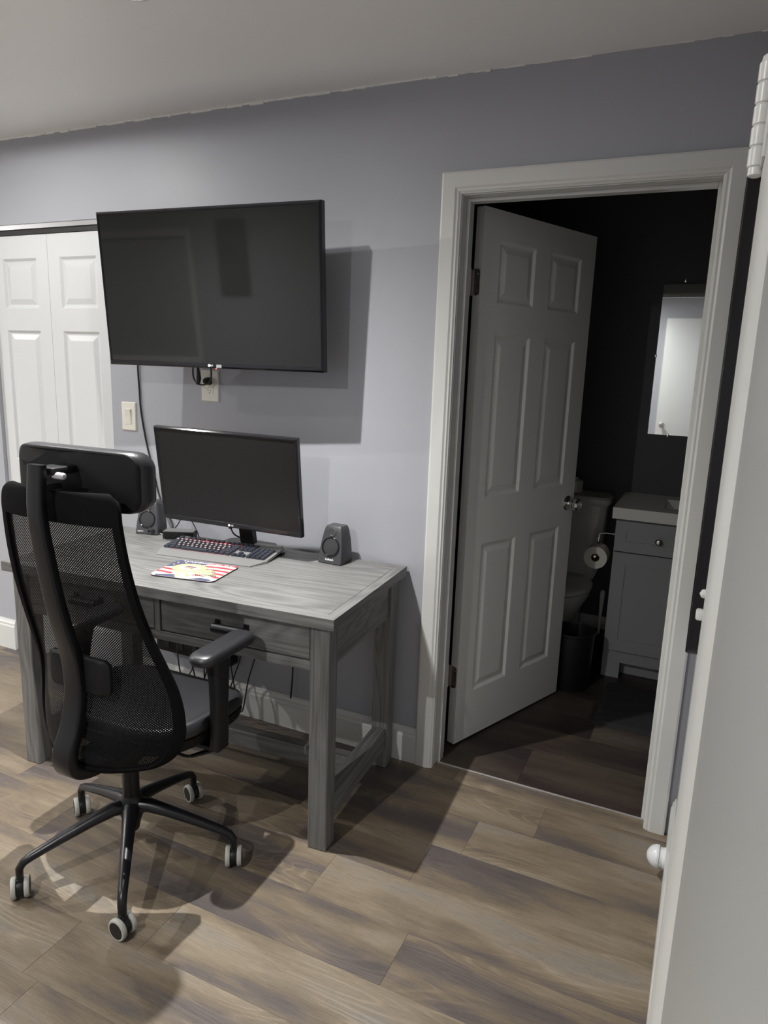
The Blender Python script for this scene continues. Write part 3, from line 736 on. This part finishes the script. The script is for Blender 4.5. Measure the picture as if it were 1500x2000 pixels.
poly(6, shield); poly(2, [(-.048, .030), (-.012, .030), (-.012, .022), (-.048, .022)])
for k in range(4): poly(1, [(-.046+k*.009, .022), (-.0415+k*.009, .022), (-.0405+k*.0075, .004), (-.0435+k*.0075, .006)])
for k in range(10): poly(4, ell(.030+k*.0075, -.050+.0012*k, .0022, .0018, 8))
for sx_, sy_ in ((-.098, .055), (-.085, .078), (-.100, .03), (-.07, .06)): poly(6, ell(sx_, sy_, .004, .004, 10))
pr.build('printed_face', PR, mp_, smooth=False)
text('printed_letters', 'WASHINGTON, D.C.', .0215, mat('pad_letter', (.55, .53, .57), .6), mp_, Matrix.Translation((.008, .083, .0052)), depth=.0003, bold=.0004)

# ------------------------------------------------------------------ office chair
CH = thing('office_chair', 'black high-back mesh office chair with headrest, turned toward the desk', 'chair', (-.563, -.888, 0), R(1))
# five-star base
hub = MB().lathe([(.016, .095), (.020, .100), (.026, .130), (.034, .150), (.036, .190), (.031, .205), (.0255, .212), (.0245, .214)], n=28)
hub.build('hub', STEELB, CH)
angs = [239.4, 309.3, 20.9, 95.2, 165.6]
csp = [47, 86, 33, 66, 54]
for i, a in enumerate(angs):
    d = R(a-1); cx, sy = math.cos(d), math.sin(d)
    path = [(.020, .180), (.055, .180), (.110, .166), (.20, .139), (.276, .114), (.297, .104), (.308, .088), (.309, .058)]
    rad = [.025, .0225, .0190, .0160, .0135, .0125, .0120, .0110]
    leg = MB().tube([(r_*cx, r_*sy, z_) for r_, z_ in path], rad, 12, flat=.9).build('leg', STEELB, CH)
    # caster: two wheels with pale tread, dark hood between
    cr = R(csp[i]-1); px, py = .309*cx, .309*sy
    rotm = Matrix.Rotation(cr, 4, 'Z'); off = Matrix.Translation((px, py, .030))
    MB().lathe([(.0001, -.0098), (.0235, -.0098), (.0245, -.006), (.0245, .006), (.0235, .0098), (.0001, .0098)], n=20, axis='x').box(-.009, .009, -.012, .012, 0, .030, bev=.005).xf(off @ rotm).build('caster_hood', BLKPL, leg)
    for s_ in (-1, 1):
        wmb = MB()
        wmb.lathe([(.022, s_*.0100), (.0285, s_*.0105), (.0298, s_*.0135), (.0298, s_*.0205), (.0280, s_*.0235), (.0205, s_*.0243), (.0195, s_*.0225)], n=24, axis='x')
        wmb.mi = 1; wmb.lathe([(.0001, s_*.0100), (.0230, s_*.0101), (.0240, s_*.0236), (.0225, s_*.0246), (.0001, s_*.0248)], n=24, axis='x')
        wmb.xf(off @ rotm).build('caster_wheel', [TREAD, BLKPL], leg, label='pale grey wheel with a black centre')
MB().lathe([(.0245, .205), (.0245, .330), (.0215, .334), (.0215, .345), (.0160, .348), (.0160, .385)], n=24).build('gas_column', STEELB, CH)
mech = MB().box(-.075, .075, -.115, .135, .360, .405, bev=.012).box(-.15, .15, -.02, .06, .392, .412, bev=.006)
mech.build('tilt_mechanism', STEELB, CH)
lv = MB().tube(smooth_pts([(.07, .03, .378), (.14, .028, .375), (.185, .03, .372), (.205, .045, .372)], 5), .0045, 8).tube([(.198, .036, .372), (.225, .075, .374), (.240, .105, .376)], [.0075, .010, .008], 10, flat=.6)
lv.build('height_lever', BLKPL, CH)
# seat: leather cushion over a black pan
def seat_ring(s_, z_, dy=0):
    pts = []
    for k in range(40):
        t = 2*math.pi*k/40; c, q = math.cos(t), math.sin(t)
        e = 2.0/4.2
        x = .248*s_*math.copysign(abs(c)**e, c); y = .195*s_*math.copysign(abs(q)**e, q)+.095+dy
        zz = z_ - .020*max(0, (y-.16)/.13)**2
        x *= 1.0 - .16*max(0, (.06-y)/.16)
        pts.append((x, y, zz))
    return pts
MB().loft([seat_ring(.86, .412), seat_ring(.97, .420), seat_ring(1.0, .440), seat_ring(1.0, .452)]).build('seat_pan', SHELL, CH, angle=50)
MB().loft([seat_ring(.985, .4525), seat_ring(1.012, .462), seat_ring(1.012, .478), seat_ring(.985, .492), seat_ring(.93, .4975), seat_ring(.90, .4965), seat_ring(.86, .499), seat_ring(.5, .502), seat_ring(.2, .501)]).build('seat_cushion', LEATHER, CH, angle=60, label='smooth leather seat cushion')
# arms
for s_ in (-1, 1):
    ar = MB()
    def arm_ring(z_, y0, y1, x0, x1): return [(s_*a+0, b, z_) for a, b in [(x0+(x1-x0)*(.5+u_), y0+(y1-y0)*(.5+v_)) for u_, v_ in rrect(1, 1, .22, 4)]]
    ar.loft([arm_ring(.405, .040, .100, .255, .285), arm_ring(.44, .044, .100, .256, .287), arm_ring(.52, .048, .104, .252, .284), arm_ring(.60, .052, .115, .246, .280), arm_ring(.645, .050, .122, .240, .278), arm_ring(.668, .045, .130, .232, .276)])
    a0, a1 = (s_*.08, s_*.285)
    ar.box(min(a0, a1), max(a0, a1), .045, .098, .398, .4115, bev=.004)
    arm = ar.build('arm_post', BLKPL, CH)
    pad = MB(); rings = []
    for w_, l_, z_ in ((.060, .215, .668), (.074, .238, .674), (.080, .246, .686), (.076, .242, .696), (.062, .226, .702), (.03, .19, .7035)):
        rings.append([(s_*.252+u_, .120+v_, z_ - .004*(v_/.12)**2) for u_, v_ in rrect(w_, l_, min(w_*.46, .034), 6)])
    pad.loft(rings).build('arm_pad', LEATHER, CH, angle=60)
# back: curved surface given by rows (z, half width, edge y, centre y)
ROWS = [(.398, .110, -.135, -.172), (.412, .185, -.100, -.185), (.445, .235, -.072, -.190), (.50, .258, -.058, -.182), (.56, .259, -.058, -.160), (.63, .250, -.070, -.138), (.70, .238, -.095, -.134),
        (.80, .222, -.132, -.158), (.90, .211, -.162, -.182), (1.0, .203, -.182, -.200), (1.09, .197, -.192, -.213), (1.122, .1955, -.193, -.216), (1.143, .192, -.192, -.216), (1.155, .184, -.191, -.214), (1.161, .173, -.190, -.213), (1.163, .158, -.189, -.212)]
def back_pt(u_, v_):
    f = v_*(len(ROWS)-1); i = min(int(f), len(ROWS)-2); t = f-i
    def cr(j):
        a, b, c_, d_ = [ROWS[max(0, min(len(ROWS)-1, q))][j] for q in (i-1, i, i+1, i+2)]
        return .5*((2*b)+(c_-a)*t+(2*a-5*b+4*c_-d_)*t*t+(3*b-a-3*c_+d_)*t**3)
    z_, w_, ye, yc = cr(0), cr(1), cr(2), cr(3)
    return Vector((w_*u_, yc+(ye-yc)*abs(u_)**2.2, z_))
NU, NV = 42, 90
def back_part(name, m, keep, solid):
    bm = bmesh.new(); uvl = bm.loops.layers.uv.new('UVMap'); vd = {}
    def V(i, j):
        if (i, j) not in vd: vd[(i, j)] = bm.verts.new(back_pt(-1+2*i/NU, j/NV))
        return vd[(i, j)]
    for i in range(NU):
        for j in range(NV):
            u_, v_ = -1+2*(i+.5)/NU, (j+.5)/NV
            if not keep(u_, v_): continue
            f = bm.faces.new((V(i, j), V(i+1, j), V(i+1, j+1), V(i, j+1)))
            f.smooth = True
            for lp in f.loops:
                co = lp.vert.co; lp[uvl].uv = (co.x*1.06, co.z)
    me = bpy.data.meshes.new(name); bm.to_mesh(me); bm.free(); me.materials.append(m)
    o = link(name, me, CH)
    if solid:
        md = o.modifiers.new('solid', 'SOLIDIFY'); md.thickness = solid; md.offset = 0
        bv = o.modifiers.new('bev', 'BEVEL'); bv.width = solid*.3; bv.segments = 2; bv.limit_method = 'ANGLE'; bv.angle_limit = R(50)
    return o
vz = lambda v_: back_pt(0, v_).z
inner = lambda u_, v_: abs(u_) < .905 and vz(v_) < 1.085 and vz(v_) > .415
back_part('back_frame', FABRIC, lambda u_, v_: not inner(u_, v_), .015)
back_part('mesh_panel', MESHF, inner, 0)
# spine, lumbar pad, headrest
SP = smooth_pts([(0, -.238, 1.232), (0, -.246, 1.115), (0, -.229, .98), (0, -.203, .84), (0, -.172, .72), (0, -.166, .62), (0, -.184, .53), (0, -.211, .465), (0, -.207, .422), (0, -.165, .400), (0, -.09, .390)], 5)
rings = []
for i, p in enumerate(SP):
    t_ = (SP[min(i+1, len(SP)-1)]-SP[max(i-1, 0)]).normalized(); nn = Vector((1, 0, 0)).cross(t_).normalized()
    k_ = i/len(SP); wd = .044+.022*min(1, k_*1.4); dp = .024+.012*k_
    rings.append([p+Vector((a, 0, 0))+nn*(b-.012) for a, b in rrect(wd, dp, .006, 3)])
MB().loft(rings).build('spine', STEELB, CH, label='black curved spine bar behind the mesh')
lp = MB()
def lum(s_, y_): return [(a*s_, y_+.55*(a*s_)**2, .669+b*s_) for a, b in rrect(.215, .100, .022, 5)]
lp.loft([lum(.88, -.176), lum(1.0, -.170), lum(1.0, -.160), lum(.92, -.152)]).build('lumbar_pad', SHELL, CH)
MB().box(-.030, .030, -.232, -.150, 1.205, 1.224, bev=.005).box(-.012, .012, -.236, -.190, 1.168, 1.182, bev=.004).build('headrest_bracket', BLKPL, CH)
MB().lathe([(.0075, -.006), (.0085, .0), (.0085, .026), (.006, .030), (.0001, .031)], (.024, -.220, 1.205), 'x', 14).build('adjusting_knob', mat('grey_knob', (.45, .45, .47), .35), CH)
def head(name, m, sects, lab=None):
    """sects: (scale, y offset) rounded outlines bent around the head"""
    mb = MB(); rings = []
    base = rrect(.412, .152, .040, 8)
    # add points along the long sides so that the bend is smooth
    pts = []
    for i, p in enumerate(base):
        q = base[(i+1) % len(base)]; pts.append(p)
        if abs(q[0]-p[0]) > .1:
            for k in range(1, 12): pts.append((p[0]+(q[0]-p[0])*k/12, p[1]+(q[1]-p[1])*k/12))
    for (sx_, sz_, y_) in sects:
        rings.append([(a*sx_, y_ + 1.0*(a*sx_)**2 , 1.192+b*sz_ + .10*(y_+.15)*0 - .18*(a*sx_)**2) for a, b in pts])
    mb.loft(rings).build(name, m, CH, angle=50, label=lab)
head('headrest_shell', SHELL, [(.94, .90, -.178), (.985, .96, -.176), (.99, .965, -.171)])
head('headrest_cushion', LEATHER, [(.975, .945, -.1715), (1.0, .985, -.167), (1.012, 1.0, -.150), (1.012, 1.0, -.134), (.99, .97, -.119), (.93, .88, -.108), (.80, .70, -.104)], 'padded black leather headrest')

# power strip and leads under the desk
ps = thing('power_strip', 'black power strip fixed to the wall under the desk', 'power strip', (-1.03, 0, .262), 0)
MB().box(-.20, .20, -.055, -.001, -.035, .045, bev=.006).build('housing', BLKPL, ps)
for k in range(5): MB().box(-.16+k*.075, -.125+k*.075, -.058, -.0545, -.012, .022, bev=.001, seg=1).build('socket', DARKSLOT, ps, smooth=False)
lead = thing('tangled_leads', 'tangle of black leads hanging under the desk behind the chair arm', 'cable', (-.93, -.032, .31))
for k in range(5):
    a = -.16+k*.07
    pts = smooth_pts([(a, -.040, .0), (a+.02, -.07, -.06), (a+.05+.02*math.sin(k*2), -.075, -.16-.02*k), (a+.09, -.05, -.10), (a+.12, -.035, .04), (a+.10+.03*math.cos(k), .0, .20)], 6)
    MB().tube(pts, .003, 6).build('lead', CABLE, lead)
MB().tube(smooth_pts([(-.555, -.020, .50), (-.550, -.018, .36), (-.548, -.018, .25), (-.553, -.024, .142)], 6), .0035, 7).build('hanging_lead', CABLE, label='single black lead hanging down the wall above the baseboard under the desk', cat='cable')

# ------------------------------------------------------------------ things beside the right wall
bp = thing('hanging_board', 'tall black board with rounded lower corner hung beside the bathroom doorway', 'board', (XR, -.172, 1.370))
MB().loft([[(x_, a, b) for a, b in rrect(.285, 1.26, .05, 6)] for x_ in (-.0005, -.030)]).build('board_body', mat('black_lacquer', (.010, .009, .012), .18), bp)
mb = MB()
o_ = rrect(.285, 1.26, .05, 6); i_ = rrect(.255, 1.23, .035, 6)
mb.loft([[(-.0302, a, b) for a, b in o_], [(-.033, a, b) for a, b in rrect(.279, 1.254, .047, 6)], [(-.033, a, b) for a, b in rrect(.261, 1.236, .038, 6)], [(-.0302, a, b) for a, b in i_]], False, False)
mb.build('board_rim', BLKGL, bp)
ds = thing('door_stop', 'white rigid door stop with rounded tip screwed to the baseboard', 'door stop', (.903, -.235, .070))
MB().lathe([(.0001, 0), (.031, 0), (.031, -.004), (.029, -.006), (.029, -.016), (.0295, -.017)], (0, 0, 0), 'x', 28).build('stop_base', mat('white_plastic', (.72, .74, .76), .3), ds)
MB().lathe([(.029, -.0175), (.0335, -.018), (.034, -.021), (.0328, -.022), (.034, -.023), (.0335, -.027), (.030, -.036), (.023, -.044), (.013, -.050), (.006, -.052), (.0001, -.0525)], (0, 0, 0), 'x', 28).build('stop_tip', mat('white_plastic', (.72, .74, .76), .3), ds)
pf = thing('wall_picture', 'tall narrow dark picture hung on the rear wall beside the window', 'picture', (-2.63, YR, 1.84))
MB().box(-.14, .14, .0005, .02, -.31, .31, bev=.003).build('picture_frame', mat('dark_picture', (.02, .02, .022), .4), pf, smooth=False)
MB().box(-.115, .115, .0202, .022, -.285, .285).build('picture_print', mat('dim_print', (.05, .045, .045), .5, var=.6, bscale=6), pf, smooth=False)

# ------------------------------------------------------------------ bathroom
VX0, VX1, VY0, VY1 = .515, 1.32, 1.18, 1.645
vn = thing('bathroom_vanity', 'grey vanity cabinet with white top in the dark bathroom', 'vanity', (VX0, VY0, 0))
w_, d_ = VX1-VX0, VY1-VY0
mb = MB().box(0, w_, .004, d_, .14, .808)
mb.box(0, .085, 0, .06, 0, .14).box(w_-.085, w_, 0, .06, 0, .14).box(0, .02, .06, d_, 0, .14).box(w_-.02, w_, .06, d_, 0, .14)
mb.box(.085, w_-.085, 0, .02, .082, .14).box(0.02, w_-.02, .075, .085, 0, .14)
mb.build('cabinet_body', VANP, vn, smooth=False)
for i in range(2):
    x0 = .004+i*(w_/2); x1 = x0+w_/2-.008
    def shaker(name, z0, z1, rail):
        mb = MB().box(x0, x1, -.014, .003, z0, z1)
        mb.box(x0, x0+rail, -.020, -.014, z0, z1).box(x1-rail, x1, -.020, -.014, z0, z1).box(x0+rail, x1-rail, -.020, -.014, z0, z0+rail).box(x0+rail, x1-rail, -.020, -.014, z1-rail, z1)
        return mb.build(name, VANP, vn, smooth=False)
    def vknob(p, x, z):
        MB().lathe([(.006, -.018), (.006, -.032), (.014, -.036), (.015, -.041), (.011, -.045), (.008, -.046), (.0001, -.046)], (x, 0, z), 'y', 20).build('knob', CHROME, p)
    dr = shaker('drawer', .652, .800, .050); vknob(dr, (x0+x1)/2, .722)
    dr = shaker('cabinet_door', .148, .646, .060)
    vknob(dr, (x1-.03) if i == 0 else (x0+.03), .56)
top = MB(); tx0, tx1, ty0, ty1 = -.018, w_+.015, -.020, d_+.013
bx0, bx1, by0, by1 = .20, w_-.20, .10, .36
o_ = [(tx0, ty0), (tx1, ty0), (tx1, ty1), (tx0, ty1)]; h_ = [(bx0, by0), (bx1, by0), (bx1, by1), (bx0, by1)]; q_ = [(bx0+.05, by0+.05), (bx1-.05, by0+.05), (bx1-.05, by1-.04), (bx0+.05, by1-.04)]
top.loft([[(x, y, .8085) for x, y in q_], [(x, y, .8085) for x, y in o_], [(x, y, .862) for x, y in o_], [(x, y, .862) for x, y in h_], [(x, y, .812) for x, y in q_]], True, True)
top.build('vanity_top', VTOP, vn, smooth=False, label='white top with sunken basin')
mr = thing('bathroom_mirror', 'frameless mirror reflecting a white door, on the bathroom wall above the vanity', 'mirror', (.575, BY, 1.18))
MB().box(0, .50, -.007, -.001, 0, .768, bev=.001, seg=1).build('glass', MIRROR, mr, smooth=False)
for x, z_ in ((.10, -.002), (.10, .770), (-.002, .40), (.40, -.002), (.40, .770)):
    MB().box(x-.006, x+.006, -.012, -.0005, z_-.008, z_+.008, bev=.002).build('clip', CHROME, mr)

tl = thing('toilet', 'white toilet half hidden behind the open bathroom door', 'toilet', (.225, 1.30, 0))
def rr3(w, d, r, yo, z_): return [(a, b+yo, z_) for a, b in rrect(w, d, r, 5)]
MB().loft([rr3(.34, .16, .03, .245, .40), rr3(.38, .175, .035, .245, .46), rr3(.40, .185, .04, .245, .62), rr3(.415, .19, .04, .245, .805)]).build('tank', CERAM, tl)
MB().loft([rr3(.43, .20, .04, .243, .8055), rr3(.445, .21, .045, .243, .815), rr3(.445, .21, .045, .243, .838), rr3(.42, .19, .04, .243, .850)]).build('tank_lid', CERAM, tl)
MB().lathe([(.10, 0), (.115, .01), (.105, .10), (.11, .20), (.15, .30), (.185, .37), (.19, .40), (.16, .401)], (0, -.02, 0), 'z', 32, 1.0, 1.25).box(-.11, .11, .10, .30, 0, .39, bev=.03).build('bowl', CERAM, tl)
MB().lathe([(.185, .402), (.195, .405), (.195, .420), (.188, .425), (.0001, .428)], (0, -.015, 0), 'z', 32, 1.0, 1.22).build('seat_lid', CERAM, tl)
MB().box(-.205, -.175, .135, .152, .74, .76, bev=.003).build('flush_lever', CHROME, tl)
jr = MB().lathe([(.0001, 0), (.040, 0), (.044, .006), (.044, .060), (.038, .068), (.020, .072), (.018, .082), (.0001, .084)], (.245, 1.545, .8505), 'z', 20)
jr.build('jar', CERAM, label='pale round jar standing on the toilet tank lid', cat='jar')
# paper roll on its wire holder, fixed to the side of the vanity
hd = thing('paper_holder', 'thin metal paper holder fixed to the side of the vanity', 'holder', (.5145, 1.30, .70))
MB().box(-.006, -.0005, -.02, .02, -.02, .02, bev=.001).build('holder_plate', CHROME, hd)
MB().tube([(-.003, 0, 0), (-.060, 0, 0), (-.082, -.01, -.006), (-.085, -.02, -.030), (-.085, -.012, -.085), (-.085, .0, -.100)], .004, 8).tube([(-.085, .050, -.100), (-.085, -.108, -.100)], .0055, 10).build('holder_arm', CHROME, hd)
pr_ = thing('toilet_paper_roll', 'white toilet paper roll hanging beside the grey vanity', 'toilet paper', (.4295, 1.27, .588))
rl = MB(); rl.loft([[(.056*math.cos(a), -.052, .056*math.sin(a)) for a in [2*math.pi*k/32 for k in range(32)]], [(.056*math.cos(a), .052, .056*math.sin(a)) for a in [2*math.pi*k/32 for k in range(32)]],
         [(.0205*math.cos(a), .052, .0205*math.sin(a)) for a in [2*math.pi*k/32 for k in range(32)]], [(.0205*math.cos(a), -.052, .0205*math.sin(a)) for a in [2*math.pi*k/32 for k in range(32)]], [(.056*math.cos(a), -.052, .056*math.sin(a)) for a in [2*math.pi*k/32 for k in range(32)]]], False, False)
bmesh.ops.remove_doubles(rl.bm, verts=rl.bm.verts, dist=1e-6)
rl.build('paper', PAPER, pr_)
co = MB(); co.loft([[(r_*math.cos(a), y_, r_*math.sin(a)) for a in [2*math.pi*k/24 for k in range(24)]] for r_, y_ in ((.0203, -.0515), (.0203, .0515), (.0188, .0515), (.0188, -.0515), (.0203, -.0515))], False, False)
bmesh.ops.remove_doubles(co.bm, verts=co.bm.verts, dist=1e-6)
co.build('core', mat('card_core', (.20, .15, .10), .9), pr_)
bn = thing('waste_bin', 'black waste bin on the bathroom floor between toilet and vanity', 'bin', (.395, .985, 0))
MB().lathe([(.0001, 0), (.085, 0), (.088, .006), (.100, .27), (.104, .275), (.104, .285), (.098, .287), (.094, .27), (.083, .012), (.0001, .010)], n=32).build('bin_body', mat('black_bin', (.010, .010, .011), .4), bn)
tb = thing('toilet_brush', 'toilet brush with pale handle standing in a black cup beside the vanity', 'brush', (.455, 1.44, 0))
MB().lathe([(.0001, 0), (.045, 0), (.047, .01), (.042, .13), (.039, .13), (.040, .012), (.0001, .011)], n=20).build('brush_cup', mat('black_bin', (.010, .010, .011), .4), tb)
MB().tube([(0, 0, .012), (0, 0, .14), (.001, 0, .24), (.002, 0, .34), (.002, 0, .36)], [.007, .007, .009, .013, .009], 10).build('brush_handle', CERAM, tb)
hk = thing('wall_hook', 'small white hook on the side of the vanity below the paper roll', 'hook', (.5145, 1.36, .455))
MB().loft([[(-.001, a, b) for a, b in ((-.018, .04), (.018, .04), (.006, -.04), (-.006, -.04))], [(-.010, a, b) for a, b in ((-.014, .036), (.014, .036), (.004, -.036), (-.004, -.036))]]).build('hook_plate', CERAM, hk, smooth=False)
rg = MB()
gx, gy = 34, 26
vv = [[rg.bm.verts.new((.56+.72*i/gx, .64+.46*j/gy, .0005 + (0 if i in (0, gx) or j in (0, gy) else random.uniform(.010, .018)))) for j in range(gy+1)] for i in range(gx+1)]
for i in range(gx):
    for j in range(gy): rg.bm.faces.new((vv[i][j], vv[i+1][j], vv[i+1][j+1], vv[i][j+1]))
rg.build('bath_mat', MAT_RUG, label='dark shaggy bath mat on the bathroom floor before the vanity', cat='bath mat')
